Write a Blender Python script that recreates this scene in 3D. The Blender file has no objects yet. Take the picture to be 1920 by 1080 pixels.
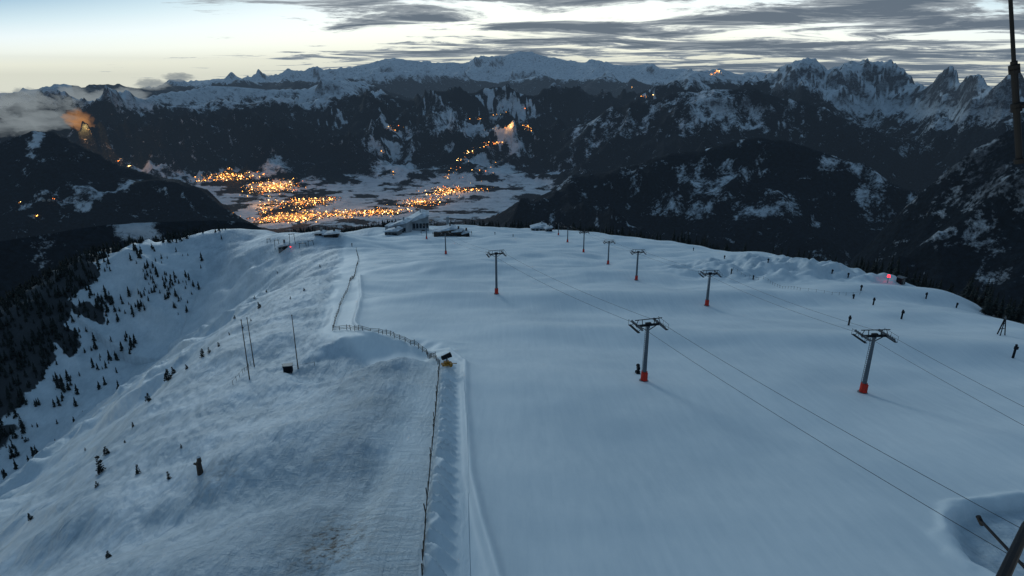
import bpy, bmesh, math, random
import numpy as np
from mathutils import Vector, Matrix
random.seed(7); rng=np.random.default_rng(11)
import time; T0=time.time()
scene=bpy.context.scene; COL=scene.collection
# ------------------------------------------------------------------ survey helpers
PITCH=math.radians(19.3); F=1144.0
CP,SP_=math.cos(PITCH),math.sin(PITCH)
def ray(px,py):
    px=np.asarray(px,float); py=np.asarray(py,float)
    v=(540-py)/F
    return (px-960)/F, CP+SP_*v, -SP_+CP*v
def az_tan(px,py):
    X,Y,Z=ray(px,py); return np.arctan2(X,Y), Z/np.hypot(X,Y)
# ------------------------------------------------------------------ noise
def gnoise(x,y,seed=0):
    x=np.asarray(x,float); y=np.asarray(y,float)
    xi=np.floor(x).astype(np.int64); yi=np.floor(y).astype(np.int64)
    xf=x-xi; yf=y-yi
    u=xf*xf*xf*(xf*(xf*6-15)+10); w=yf*yf*yf*(yf*(yf*6-15)+10)
    def g(ix,iy,fx,fy):
        h=(ix*374761393+iy*668265263+seed*144269504)&0xffffffff
        h=((h^(h>>13))*1274126177)&0xffffffff
        h=h^(h>>16)
        a=h*(2*math.pi/4294967296.0)
        return np.cos(a)*fx+np.sin(a)*fy
    n00=g(xi,yi,xf,yf); n10=g(xi+1,yi,xf-1,yf); n01=g(xi,yi+1,xf,yf-1); n11=g(xi+1,yi+1,xf-1,yf-1)
    a=n00+u*(n10-n00); b=n01+u*(n11-n01)
    return (a+w*(b-a))*1.5
def fbm(x,y,o=4,seed=0,g=0.5):
    s=0;a=1;t=0
    for i in range(o):
        s=s+a*gnoise(x*2**i,y*2**i,seed+i*17); t+=a; a*=g
    return s/t*1.4
def ridged(x,y,o=5,seed=0,g=0.5):
    s=0;a=1;t=0;pw=1
    for i in range(o):
        n=1-np.abs(gnoise(x*2.03**i,y*2.03**i,seed+i*31))*1.9
        n=n*n; s=s+a*n*pw; pw=np.clip(n*1.4,0,1); t+=a; a*=g
    return s/t
def sp(d,w): return w*np.logaddexp(0,d/w)
def smax(a,b,k): return k*np.logaddexp(a/k,b/k)
def sstep(a,b,x):
    t=np.clip((x-a)/(b-a),0,1); return t*t*(3-2*t)
def polydist(x,y,P):
    best=np.full(np.shape(x),1e9); val=np.zeros(np.shape(x))
    for i in range(len(P)-1):
        ax,ay=P[i][0],P[i][1]; bx,by=P[i+1][0],P[i+1][1]
        dx,dy=bx-ax,by-ay; L=dx*dx+dy*dy
        t=np.clip(((x-ax)*dx+(y-ay)*dy)/L,0,1)
        d=np.hypot(x-ax-t*dx,y-ay-t*dy)
        m=d<best; best=np.where(m,d,best)
        if len(P[0])>2:
            h=P[i][2]+t*(P[i+1][2]-P[i][2]); val=np.where(m,h,val)
    return best,val
# ------------------------------------------------------------------ near terrain
XR=([-50,60,119,180,251,320,380,436,520,600],[132,130,124,130,138,136,112,78,66,60])
XL=([-50,50,81,127,200,275,330,370,420,500,700],[-42,-45,-52,-62,-76,-92,-125,-180,-214,-222,-225])
XT=([-50,90,117,313,400],[-11,-17,-42,-92,-110])
FEN=([-50,35,64,90],[-5.5,-6.6,-9,-11.7])
SPUR=[(-120,345,-93),(-165,388,-101),(-200,392,-100),(-236,352,-97),(-256,305,-110),(-262,250,-126),(-268,180,-150),(-285,80,-190),(-300,-60,-260)]
BERM=[(4.5,17),(1.5,25),(-0.9,34),(-2.6,42),(-4,50),(-6.5,75),(-7.6,90),(-11,97.5),(-20,106),(-30,112),(-34,122),(-42,160),(-55,210)]
def edges(x,y):
    j=6*fbm(x/60,y/60,3,91)
    dr=x-np.interp(y,*XR)+j
    dl=np.interp(y,*XL)-x
    df=y-568+j
    return dr,dl,df
def pitq(x,y): return ((np.abs(x-58.5)/22.5)**3.2+(np.abs(y-35.0)/13.6)**3.2)**(1/3.2)*(1+0.05*fbm(x/6,y/6,3,8))
def near(x,y):
    zp=-(28+0.19*np.maximum(y,-60))
    xt=np.interp(y,*XT)
    zp=zp-0.10*sp(xt-x,4)
    dr,dl,df=edges(x,y)
    z=zp-0.55*sp(dr,10)-0.58*sp(dl,8)-0.5*sp(df,12)
    r=np.hypot(x,y)
    d,h=polydist(x,y,SPUR)
    spur=h-0.62*(np.sqrt(d*d+180)-13)
    spur=np.where(y>420,-1e4,spur)
    z=smax(z,spur,7.0)
    inside=1-sstep(0,60,dr)
    amp=0.6+1.6*sstep(60,300,r)
    z=z+amp*fbm(x/38,y/24,3,5)+ (0.9+2.6*sstep(100,320,r))*fbm(x/90,y/55,2,9)
    z=z+2.4*np.exp(-((y-152-0.12*x+6*np.sin(x/28))/8)**2)*sstep(-50,-20,x)+1.6*np.exp(-((y-118+0.2*x)/7)**2)*sstep(-20,10,x)+2.4*np.exp(-((y-215+0.1*x+5*np.sin(x/20))/12)**2)*sstep(-60,-20,x)
    leftm=sstep(0,3,xt-x+4)*(1-sstep(260,420,r))
    gul=ridged(x/32+.3*fbm(x/20,y/20,2,3),y/70,2,44)
    z=z+leftm*(1.15*fbm(x/14,y/14,2,21)+0.24*fbm((x+y*.5)/1.8,(y-x*.5)/4,3,25)+1.9*fbm(x/30,y/38,2,27))
    out=sstep(2,30,dl)
    z=z+out*(gul-0.4)*5.0+out*2.4*fbm(x/34,y/34,4,63)
    far_=sstep(300,700,r)
    z=z+far_*(1-inside)*25*fbm(x/220,y/220,5,70)
    q=np.sqrt(((x+27)/12.5)**2+((y-99)/9.0)**2)*(1+.16*fbm(x/6,y/6,2,12))
    z=z-3.0*np.exp(-q**2.8)+0.8*np.exp(-((q-1.25)/0.3)**2)
    # drift ribs beside the long fence
    u=x-np.interp(y,*FEN)
    m=(y>18)&(y<89)
    ph=(y+0.55*u+0.9*gnoise(y/4,y*0,3)+.25*gnoise(u,y,4))/1.9
    tri=ph-np.floor(ph)
    rib=np.where(tri<0.72,tri/0.72,(1-tri)/0.28)
    hv=(1.25+.7*gnoise(y/3,y*0,9))
    z=z+np.where(m,hv*rib*sstep(-.2,0.4,u)*(1-sstep(0.4+.5*rib,1.7+1.3*rib,u)),0)
    z=z+np.where(m,0.35*sstep(-.8,.8,u)*(1-sstep(1.2,4.2,u)),0)
    db,_=polydist(x,y,BERM)
    z=z+0.6*np.exp(-(db/0.5)**2)+0.35*np.exp(-(db/1.8)**2)
    q=pitq(x,y)
    z=z-0.9*(1-sstep(0.94,0.99,q))*(1-.4*sstep(.9,.3,q))+0.35*np.exp(-((q-1.015)/0.03)**2)+.2*fbm(x/2.2,y/2.2,3,18)*(1-sstep(.9,1,q))
    q=np.hypot((x-100)/40,(y-218)/30)
    z=z+np.exp(-q**4)*(4.8*fbm(x/10,y/9,3,55)+1.2)
    return z
# ------------------------------------------------------------------ far terrain
def ctrl(pts):
    px=np.array([p[0] for p in pts],float); py=np.array([p[1] for p in pts],float); R=np.array([p[2] for p in pts],float)*1000
    a,t=az_tan(px,py); return a,t*R,R
RIDGES=[ # crest points, front width (km), back width (km), noise amp, long-wave, crest roughness
 (ctrl([(-500,250,30),(-200,225,30),(0,204,30),(120,192,30),(240,180,30),(300,162,30),(400,147,30),(500,138,31),(600,126,32),(660,120,33),(700,110,33),(740,104,33),(790,115,33),(850,110,33),(870,114,33),(905,99,34),(945,107,34),(975,97,34),(1010,103,34),(1040,102,34),(1100,115,34),(1180,119,34),(1260,128,34),(1330,136,34),(1430,142,34),(1600,154,34),(2300,200,34)]),11,8,330,1,.45),
 (ctrl([(-400,300,12),(0,262,13),(160,246,13),(205,215,14),(240,192,14),(280,174,14.2),(330,160,14.5),(390,148,15),(440,150,15),(520,158,15),(580,162,15.5),(640,154,16),(700,158,17),(760,172,17.5),(820,192,18),(860,212,18),(900,240,17.5),(1060,260,17)]),4.0,4,330,1,.35),
 (ctrl([(560,162,24),(640,146,24),(700,134,24.5),(780,130,25),(860,138,26.5),(930,150,27),(1000,140,27),(1060,142,26),(1150,148,25),(1260,168,22),(1400,200,20)]),3.0,4,260,1,.4),
 (ctrl([(-500,240,17),(-200,220,17),(0,210,17),(60,197,17),(110,198,17),(180,204,17),(260,232,16),(360,300,15),(460,400,15)]),5,4,420,1,.35),
 (ctrl([(1040,240,15),(1090,210,15),(1140,186,15),(1200,172,15),(1260,150,15.2),(1300,138,15.5),(1350,127,16),(1400,138,16),(1440,150,16),(1500,180,16),(1560,220,16)]),3.4,3,200,1,.35),
 (ctrl([(900,330,11.5),(950,300,11),(1010,266,10),(1060,240,9.5),(1110,222,9.3),(1150,200,9.2),(1200,190,9.1),(1250,172,9),(1340,158,8.8),(1400,163,8.8),(1450,176,8.8),(1490,192,8.8),(1560,208,8.7),(1640,240,8.6),(1720,300,8.5),(1800,350,8)]),2.2,2.5,250,0,.35),
 (ctrl([(1380,172,12),(1430,140,12),(1460,128,12),(1490,106,12),(1530,97,12),(1555,112,12),(1600,99,12),(1650,120,12),(1700,126,11.5),(1740,140,11),(1775,116,10.5),(1805,142,10),(1840,114,9.5),(1880,148,9),(1920,170,8.5),(2000,180,8),(2300,200,8)]),4.0,3,380,0,.55),
 (ctrl([(860,440,5),(900,424,5),(940,398,5),(1040,344,5),(1130,306,5),(1200,286,5),(1270,268,5),(1340,256,5),(1400,246,5),(1480,243,5),(1560,266,5),(1640,300,5),(1700,335,5),(1800,400,4.8)]),1.9,1.5,210,0,.4),
 (ctrl([(1520,560,3.2),(1580,500,3.2),(1640,440,3.2),(1700,375,3.2),(1760,325,3.2),(1830,272,3.2),(1920,226,3.2),(2050,185,3.2),(2400,150,3.2)]),1.6,1.6,190,0,.35),
 (ctrl([(-400,260,6),(-100,285,6),(0,272,6),(60,245,6),(100,241,6),(150,262,5.9),(200,292,5.8),(260,318,5.6),(330,337,5.4),(400,372,5.2),(460,405,5),(520,440,5)]),2.0,1.3,130,0,.35),
 (ctrl([(-400,420,2.6),(0,440,2.6),(100,425,2.6),(200,412,2.6),(300,408,2.6),(400,408,2.6),(470,420,2.6),(540,450,2.6),(600,490,2.6)]),1.5,1.0,60,0,.35),
]
def floor_z(x,y,r):
    return -1350+np.minimum(np.maximum(0,r-11000)*0.028,350)+ 28*fbm(x/1500,y/1500,4,200)
def far(x,y):
    r=np.hypot(x,y); az=np.arctan2(x,y)
    fl=floor_z(x,y,r)
    wx=x+350*fbm(x/1800,y/1800,3,301); wy=y+350*fbm(x/1800,y/1800,3,331)
    n1=ridged(wx/2400,wy/2400,6,311)-0.42
    n2=ridged(wx/800,wy/800,5,351)-0.42
    nb=ridged(wx/4200,wy/4200,5,371,.45)-0.42
    z=fl
    for (ca,cH,cR),wf,wb_,amp,big,cr_ in RIDGES:
        H=np.interp(az,ca,cH); R=np.interp(az,ca,cR)
        front=1-(R-r)/(wf*1000); back=1-(r-R)/(wb_*1000)
        s=np.clip(np.where(r<R,front,back),0,1)
        s=s*(0.72+0.28*s)
        crest=cr_+(1-cr_)*(1-sstep(0.8,1.0,s))
        nn=((nb*1.2+n1*.18) if big else (n1*0.8+n2*0.45))*amp*2.0*crest*sstep(0,500,H-fl)
        zz=fl+(H-fl)*s+nn*sstep(0,0.35,s)-5
        z=np.where(s>0,np.maximum(z,zz),z)
    return z
def Hgt(x,y):
    x=np.asarray(x,float); y=np.asarray(y,float)
    sh=x.shape; x=x.ravel(); y=y.ravel()
    r=np.hypot(x,y)
    z=np.full(x.shape,-1e5)
    m=r<4500
    if m.any(): z[m]=near(x[m],y[m])
    m=r>1000
    if m.any():
        f=far(x[m],y[m]); z[m]=np.maximum(z[m],f)
    return z.reshape(sh)
RS=np.concatenate([np.exp(np.linspace(math.log(20),math.log(900),520)),np.exp(np.linspace(math.log(905),math.log(38000),420))])
def locate(px,py,rs=RS):
    px=np.atleast_1d(np.asarray(px,float)); py=np.atleast_1d(np.asarray(py,float))
    a,t=az_tan(px,py)
    X=np.sin(a)[:,None]*rs[None]; Y=np.cos(a)[:,None]*rs[None]
    Z=Hgt(X,Y); L=t[:,None]*rs[None]
    hit=Z>=L
    idx=np.where(hit.any(1),hit.argmax(1),-1)
    out=[]
    for k,i in enumerate(idx):
        if i<1: out.append(None); continue
        d0=L[k,i-1]-Z[k,i-1]; d1=Z[k,i]-L[k,i]
        f=d0/(d0+d1+1e-9); r=rs[i-1]+f*(rs[i]-rs[i-1])
        out.append((math.sin(a[k])*r,math.cos(a[k])*r,r))
    return out
def gz(x,y): return float(Hgt(np.array([x]),np.array([y]))[0])
def at(px,py):
    p=locate([px],[py])[0]
    return (p[0],p[1],gz(p[0],p[1]))
wb=[p for p in locate([212,195,160,125,105,75,40,-20,-110],[475,520,570,620,670,720,775,830,900]) if p]
wb=sorted(wb,key=lambda p:p[1])
WBY=[-400]+[p[1] for p in wb]+[392,425]; WBX=[wb[0][0]-120]+[p[0] for p in wb]+[-224,-222]
CLUS=[(p[0],p[1],s) for p,s in zip(locate([235,262,215,330,180,130,350,250],[525,500,590,535,640,690,500,560]),[17,13,15,8,13,14,7,12]) if p]
# ------------------------------------------------------------------ materials
def new_mat(name):
    m=bpy.data.materials.new(name); m.use_nodes=True; nt=m.node_tree
    for n in list(nt.nodes): nt.nodes.remove(n)
    return m,nt,nt.nodes,nt.links
def simple(name,col,rough=0.7,metal=0,var=0.25,scale=3.0,emit=None,es=0,spec=.3):
    m,nt,N,L=new_mat(name)
    o=N.new('ShaderNodeOutputMaterial'); b=N.new('ShaderNodeBsdfPrincipled')
    b.inputs['Roughness'].default_value=rough; b.inputs['Metallic'].default_value=metal; b.inputs['Specular IOR Level'].default_value=spec
    tc=N.new('ShaderNodeTexCoord'); no=N.new('ShaderNodeTexNoise'); no.inputs['Scale'].default_value=scale; no.inputs['Detail'].default_value=5
    L.new(tc.outputs['Object'],no.inputs['Vector'])
    r=N.new('ShaderNodeValToRGB'); r.color_ramp.elements[0].position=.3; r.color_ramp.elements[1].position=.7
    r.color_ramp.elements[0].color=[c*(1-var) for c in col]+[1]; r.color_ramp.elements[1].color=[min(1,c*(1+var)) for c in col]+[1]
    L.new(no.outputs['Fac'],r.inputs['Fac']); L.new(r.outputs['Color'],b.inputs['Base Color'])
    if emit:
        b.inputs['Emission Color'].default_value=list(emit)+[1]; b.inputs['Emission Strength'].default_value=es
        m.cycles.emission_sampling='NONE'
    L.new(b.outputs[0],o.inputs[0]); return m
def math_(N,L,op,a,b=None,c=None,clamp=False):
    n=N.new('ShaderNodeMath'); n.operation=op; n.use_clamp=clamp
    for i,v in enumerate((a,b,c)):
        if v is None: continue
        if isinstance(v,(int,float)): n.inputs[i].default_value=v
        else: L.new(v,n.inputs[i])
    return n.outputs[0]
def noise_(N,L,vec,scale,detail=4,rough=.5,dist=0):
    n=N.new('ShaderNodeTexNoise'); n.inputs['Scale'].default_value=scale; n.inputs['Detail'].default_value=detail; n.inputs['Roughness'].default_value=rough; n.inputs['Distortion'].default_value=dist
    L.new(vec,n.inputs['Vector']); return n.outputs['Fac']
def attr_(N,name):
    n=N.new('ShaderNodeAttribute'); n.attribute_name=name; return n.outputs['Fac']
def mapping_(N,L,vec,rot,scale,loc=(0,0,0)):
    mp=N.new('ShaderNodeMapping'); mp.inputs['Rotation'].default_value=(0,0,math.radians(rot)); mp.inputs['Scale'].default_value=scale; mp.inputs['Location'].default_value=loc; L.new(vec,mp.inputs['Vector']); return mp.outputs[0]
def mixc(N,L,f,a,b):
    n=N.new('ShaderNodeMix'); n.data_type='RGBA'
    if isinstance(f,(int,float)): n.inputs[0].default_value=f
    else: L.new(f,n.inputs[0])
    for i,v in ((6,a),(7,b)):
        if isinstance(v,(tuple,list)): n.inputs[i].default_value=list(v)+[1]*(4-len(v))
        else: L.new(v,n.inputs[i])
    return n.outputs[2]
# near snow
mN,nt,N,L=new_mat('snow_ground')
o=N.new('ShaderNodeOutputMaterial'); b=N.new('ShaderNodeBsdfPrincipled'); b.inputs['Roughness'].default_value=.6
geo=N.new('ShaderNodeNewGeometry'); pos=geo.outputs['Position']
rough=attr_(N,'rough'); dark=attr_(N,'dark'); grass=attr_(N,'grass'); raked=attr_(N,'raked')
n1=noise_(N,L,pos,.035,6,.6); n2=noise_(N,L,pos,1.3,7,.7); n3=noise_(N,L,pos,.5,8,.7); n4=noise_(N,L,pos,.11,5,.55)
strk=noise_(N,L,mapping_(N,L,pos,14,(1.3,.05,1)),1.0,4,.6)
snowc=mixc(N,L,math_(N,L,'MULTIPLY_ADD',math_(N,L,'MULTIPLY_ADD',strk,.35,n1),2.2,-1.0,True),(.60,.68,.73),(.83,.88,.90))
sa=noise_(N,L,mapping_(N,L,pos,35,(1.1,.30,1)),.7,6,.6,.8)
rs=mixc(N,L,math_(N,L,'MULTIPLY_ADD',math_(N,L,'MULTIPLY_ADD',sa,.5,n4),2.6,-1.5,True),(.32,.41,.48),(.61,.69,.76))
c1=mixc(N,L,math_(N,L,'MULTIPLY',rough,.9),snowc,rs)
gm=math_(N,L,'MULTIPLY_ADD',n2,7,-3.3,True); gm=math_(N,L,'MULTIPLY',gm,grass)
c2=mixc(N,L,gm,c1,(.085,.068,.05))
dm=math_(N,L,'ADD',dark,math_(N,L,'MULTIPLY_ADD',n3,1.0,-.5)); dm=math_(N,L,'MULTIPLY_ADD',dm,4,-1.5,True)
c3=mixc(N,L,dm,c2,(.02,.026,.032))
L.new(c3,b.inputs['Base Color'])
trk=noise_(N,L,mapping_(N,L,pos,-22,(1.6,.25,1)),.7,6,.62,1.6)
rip=noise_(N,L,mapping_(N,L,pos,30,(.5,1.3,1)),.8,7,.66,1.8)
hh=math_(N,L,'ADD',math_(N,L,'MULTIPLY',math_(N,L,'MULTIPLY',sa,rough),.55),math_(N,L,'MULTIPLY',strk,.035))
hh=math_(N,L,'ADD',hh,math_(N,L,'MULTIPLY',math_(N,L,'MULTIPLY',rip,raked),.50))
hh=math_(N,L,'ADD',hh,math_(N,L,'MULTIPLY',math_(N,L,'MULTIPLY',trk,raked),.35))
hh=math_(N,L,'ADD',hh,math_(N,L,'MULTIPLY',n2,.03))
bp=N.new('ShaderNodeBump'); bp.inputs['Strength'].default_value=1; bp.inputs['Distance'].default_value=1; L.new(hh,bp.inputs['Height'])
L.new(bp.outputs[0],b.inputs['Normal']); L.new(b.outputs[0],o.inputs[0])
# far mountains
mF,nt,N,L=new_mat('mountain_cover')
o=N.new('ShaderNodeOutputMaterial'); b=N.new('ShaderNodeBsdfPrincipled'); b.inputs['Roughness'].default_value=.9; b.inputs['Specular IOR Level'].default_value=.05
geo=N.new('ShaderNodeNewGeometry'); pos=geo.outputs['Position']
sn=attr_(N,'snow'); rock=attr_(N,'rock')
f1=noise_(N,L,pos,.008,9,.74,.4); f2=noise_(N,L,pos,.05,5,.7)
m_=math_(N,L,'ADD',sn,math_(N,L,'MULTIPLY_ADD',f1,3.0,-1.5)); m_=math_(N,L,'ADD',m_,math_(N,L,'MULTIPLY_ADD',f2,1.2,-.6))
m_=math_(N,L,'MULTIPLY_ADD',m_,2.4,-.85,True)
forest=mixc(N,L,math_(N,L,'MULTIPLY_ADD',f2,3,-1,True),(.003,.006,.010),(.014,.025,.038))
snowc=mixc(N,L,math_(N,L,'MULTIPLY_ADD',f1,2.4,-.7,True),(.40,.46,.52),(.78,.83,.88))
rk=mixc(N,L,math_(N,L,'MULTIPLY_ADD',f2,4,-1.5,True),(.03,.036,.045),(.13,.14,.16))
rm=math_(N,L,'MULTIPLY_ADD',math_(N,L,'ADD',rock,math_(N,L,'MULTIPLY_ADD',f1,2.2,-1.1)),2.8,-1.2,True)
c=mixc(N,L,m_,forest,mixc(N,L,rm,snowc,rk))
L.new(c,b.inputs['Base Color'])
bp=N.new('ShaderNodeBump'); bp.inputs['Strength'].default_value=.8; bp.inputs['Distance'].default_value=60; L.new(f1,bp.inputs['Height']); L.new(bp.outputs[0],b.inputs['Normal'])
L.new(b.outputs[0],o.inputs[0])
M_steel=simple('galvanised_steel',(.11,.13,.15),.5,.3); M_dark=simple('dark_steel',(.012,.014,.018),.6,.0,spec=.1)
M_red=simple('red_padding',(.60,.03,.015),.6); M_wood=simple('weathered_wood',(.075,.065,.055),.85)
M_yel=simple('orange_brown_paint',(.34,.16,.02),.6,0,.5); M_bark=simple('bark',(.05,.04,.03),.9)
M_leaf=simple('conifer_needles',(.012,.019,.018),.85,0,.5,1.5); M_white=simple('snow_roof',(.55,.60,.65),.7,0,.35,.3)
M_wall=simple('grey_cladding',(.15,.16,.17),.7); M_glass=simple('dark_glass',(.02,.03,.04),.15); M_conc=simple('concrete',(.3,.3,.3),.8)
M_rope=simple('steel_rope',(.03,.035,.04),.5,.3); M_timber=simple('dark_timber',(.06,.045,.035),.8)
M_redlamp=simple('red_lamp_glass',(.8,.02,.02),.4,emit=(1,.02,.03),es=5)
M_lamp=simple('orange_lamp',(.8,.4,.1),.4,emit=(1,.38,.06),es=8)
M_lamp2=simple('warm_white_lamp',(.8,.6,.3),.4,emit=(1,.58,.18),es=15)
M_lamp3=simple('deep_orange_lamp',(.8,.3,.1),.4,emit=(1,.22,.03),es=6)
# ------------------------------------------------------------------ mesh builder
class MB:
    def __init__(s): s.v=[]; s.f=[]
    def box(s,c,size,rot=None):
        n=len(s.v); R=rot or Matrix.Identity(3)
        for dx,dy,dz in ((-1,-1,-1),(1,-1,-1),(1,1,-1),(-1,1,-1),(-1,-1,1),(1,-1,1),(1,1,1),(-1,1,1)):
            s.v.append(tuple(Vector(c)+R@Vector((dx*size[0]/2,dy*size[1]/2,dz*size[2]/2))))
        for q in ((0,3,2,1),(4,5,6,7),(0,1,5,4),(1,2,6,5),(2,3,7,6),(3,0,4,7)): s.f.append(tuple(n+i for i in q))
        return s
    def beam(s,p0,p1,w,h=None):
        p0=Vector(p0);p1=Vector(p1); d=p1-p0; q=d.to_track_quat('Y','Z').to_matrix()
        return s.box((p0+p1)/2,(w,d.length,h or w),q)
    def cyl(s,p0,p1,r0,r1=None,n=10,cap=True):
        r1=r0 if r1 is None else r1
        p0=Vector(p0);p1=Vector(p1); q=(p1-p0).to_track_quat('Z','Y').to_matrix(); k=len(s.v)
        for p,r in ((p0,r0),(p1,r1)):
            for i in range(n):
                a=2*math.pi*i/n; s.v.append(tuple(p+q@Vector((r*math.cos(a),r*math.sin(a),0))))
        for i in range(n):
            j=(i+1)%n; s.f.append((k+i,k+j,k+n+j,k+n+i))
        if cap: s.f.append(tuple(k+i for i in reversed(range(n)))); s.f.append(tuple(k+n+i for i in range(n)))
        return s
    def tube(s,pts,r,n=6):
        k=len(s.v); pts=[Vector(p) for p in pts]
        for i,p in enumerate(pts):
            d=(pts[min(i+1,len(pts)-1)]-pts[max(i-1,0)]); q=d.to_track_quat('Z','Y').to_matrix()
            for a in range(n):
                t=2*math.pi*a/n; s.v.append(tuple(p+q@Vector((r*math.cos(t),r*math.sin(t),0))))
        for i in range(len(pts)-1):
            for a in range(n):
                c=(a+1)%n; s.f.append((k+i*n+a,k+i*n+c,k+(i+1)*n+c,k+(i+1)*n+a))
        return s
    def prism(s,poly,y0,y1):
        k=len(s.v); n=len(poly)
        for y in (y0,y1):
            for x,z in poly: s.v.append((x,y,z))
        for i in range(n):
            j=(i+1)%n; s.f.append((k+i,k+j,k+n+j,k+n+i))
        s.f.append(tuple(k+i for i in reversed(range(n)))); s.f.append(tuple(k+n+i for i in range(n)))
        return s
    def mesh(s,name,mat,smooth=False,recalc=True):
        me=bpy.data.meshes.new(name); me.from_pydata(s.v,[],s.f); me.update()
        if recalc:
            bm=bmesh.new(); bm.from_mesh(me); bmesh.ops.recalc_face_normals(bm,faces=bm.faces); bm.to_mesh(me); bm.free()
        me.materials.append(mat)
        return me
def obj(name,data,parent=None,loc=(0,0,0),rz=0,sc=1,**kw):
    ob=bpy.data.objects.new(name,data); COL.objects.link(ob); ob.location=loc; ob.rotation_euler=(0,0,rz)
    ob.scale=(sc,sc,sc) if isinstance(sc,(int,float)) else sc
    if parent: ob.parent=parent
    for k,v in kw.items(): ob[k]=v
    return ob
def thing(name,parts,loc,rz=0,sc=1,label='',category='',group=None):
    e=obj(name,None,None,loc,rz,sc,label=label,category=category)
    if group: e['group']=group
    for pn,me in parts: obj(pn,me,e)
    return e
# ------------------------------------------------------------------ terrain meshes
def polar(name,a0,a1,na,r0,r1,nr,mat,cover):
    az=np.linspace(a0,a1,na); r=np.exp(np.linspace(math.log(r0),math.log(r1),nr))
    A,R=np.meshgrid(az,r); X=R*np.sin(A); Y=R*np.cos(A); Z=Hgt(X,Y)
    co=np.stack([X,Y,Z],-1).reshape(-1,3)
    i=np.arange(nr-1)[:,None]*na+np.arange(na-1)[None]
    q=np.stack([i,i+na,i+na+1,i+1],-1).reshape(-1,4)[:,::-1]
    me=bpy.data.meshes.new(name); me.vertices.add(len(co)); me.vertices.foreach_set('co',co.astype(np.float32).ravel())
    me.loops.add(q.size); me.loops.foreach_set('vertex_index',q.astype(np.int32).ravel())
    me.polygons.add(len(q)); me.polygons.foreach_set('loop_start',np.arange(0,q.size,4,dtype=np.int32))
    me.polygons.foreach_set('use_smooth',np.ones(len(q),bool))
    me.update(calc_edges=True); me.materials.append(mat)
    gr,ga=np.gradient(Z); dr_=np.gradient(R,axis=0); sl=np.hypot(gr/dr_, ga/(R*(az[1]-az[0])))
    for k,v in cover(X,Y,Z,sl).items():
        at_=me.attributes.new(k,'FLOAT','POINT'); at_.data.foreach_set('value',v.astype(np.float32).ravel())
    return obj(name,me,kind='structure')
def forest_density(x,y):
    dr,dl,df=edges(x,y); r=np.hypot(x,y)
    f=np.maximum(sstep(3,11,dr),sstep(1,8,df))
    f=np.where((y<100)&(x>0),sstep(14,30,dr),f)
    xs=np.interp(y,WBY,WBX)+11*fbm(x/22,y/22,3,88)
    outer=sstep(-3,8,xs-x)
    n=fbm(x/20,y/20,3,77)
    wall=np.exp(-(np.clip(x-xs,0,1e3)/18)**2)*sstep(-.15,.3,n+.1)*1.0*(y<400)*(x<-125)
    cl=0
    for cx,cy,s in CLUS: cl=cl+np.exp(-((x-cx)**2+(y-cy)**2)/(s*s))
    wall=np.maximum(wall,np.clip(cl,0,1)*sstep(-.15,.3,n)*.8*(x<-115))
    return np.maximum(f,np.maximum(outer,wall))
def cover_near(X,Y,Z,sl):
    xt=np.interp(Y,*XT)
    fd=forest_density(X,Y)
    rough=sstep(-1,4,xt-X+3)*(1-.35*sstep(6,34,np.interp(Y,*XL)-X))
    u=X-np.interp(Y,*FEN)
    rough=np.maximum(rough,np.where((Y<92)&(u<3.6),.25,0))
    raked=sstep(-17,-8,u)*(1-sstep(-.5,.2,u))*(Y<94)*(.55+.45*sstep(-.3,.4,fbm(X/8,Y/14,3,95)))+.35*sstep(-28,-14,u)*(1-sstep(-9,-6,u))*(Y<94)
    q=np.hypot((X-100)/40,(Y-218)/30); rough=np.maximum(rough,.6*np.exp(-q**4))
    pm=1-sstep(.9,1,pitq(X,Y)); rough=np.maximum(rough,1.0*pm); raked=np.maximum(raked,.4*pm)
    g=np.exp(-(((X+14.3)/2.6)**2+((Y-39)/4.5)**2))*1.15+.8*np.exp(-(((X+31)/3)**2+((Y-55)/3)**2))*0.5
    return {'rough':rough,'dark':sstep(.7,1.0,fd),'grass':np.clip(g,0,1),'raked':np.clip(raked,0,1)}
PATCH=[(740,243,45,10,1.1),(795,212,80,6,1.0),(850,216,45,5,1.0),(620,227,38,9,1.1),(730,286,52,10,1.1),(745,318,44,14,1),(200,357,48,8,1.1),(515,312,28,14,.9),(490,325,30,8,.9),
 (285,313,45,9,1.1),(380,329,50,6,1.1),(972,272,30,12,1.1),(972,192,40,10,2.4),(1217,181,26,4,1.5),(905,188,30,4,1.8),(940,322,34,10,1.1),(1000,350,38,6,1.1),(930,380,55,15,1.1),(970,335,30,10,1.1),(70,285,14,4,1),(250,425,35,7,.9),(40,395,22,14,.65),(100,372,25,9,.7),(870,235,50,7,1.1),(960,215,40,7,1.1),(930,250,40,8,1.1),(850,262,40,8,.7),(900,300,40,10,1),(800,352,60,8,1),(660,352,40,6,.9),(870,385,50,10,1),
 (1350,330,50,30,.66),(1320,375,56,26,.62),(1420,400,65,32,.62),(1480,385,55,26,.55),(1290,330,30,22,.6),(1230,210,40,24,.72),(1330,200,60,34,.78),(1400,220,50,30,.72),(1180,225,34,24,.68),(1290,240,60,18,.6),(1460,215,46,18,.68),(1850,430,40,20,.5),(1860,520,50,26,.5),(1740,480,35,30,.5),(1570,300,50,22,.58),(1130,250,34,22,.66),(1700,380,34,18,.5),(1100,235,30,12,.66),(1180,325,30,12,.55),(1620,330,60,36,.52),(1250,370,40,18,.5),(1640,400,40,26,.5),(1880,350,40,50,.52),(1750,240,80,50,.7),(1620,210,60,26,.66),(1800,330,60,36,.5),(1060,290,30,16,.6),(1060,350,30,10,.5)]
PW=None
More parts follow.
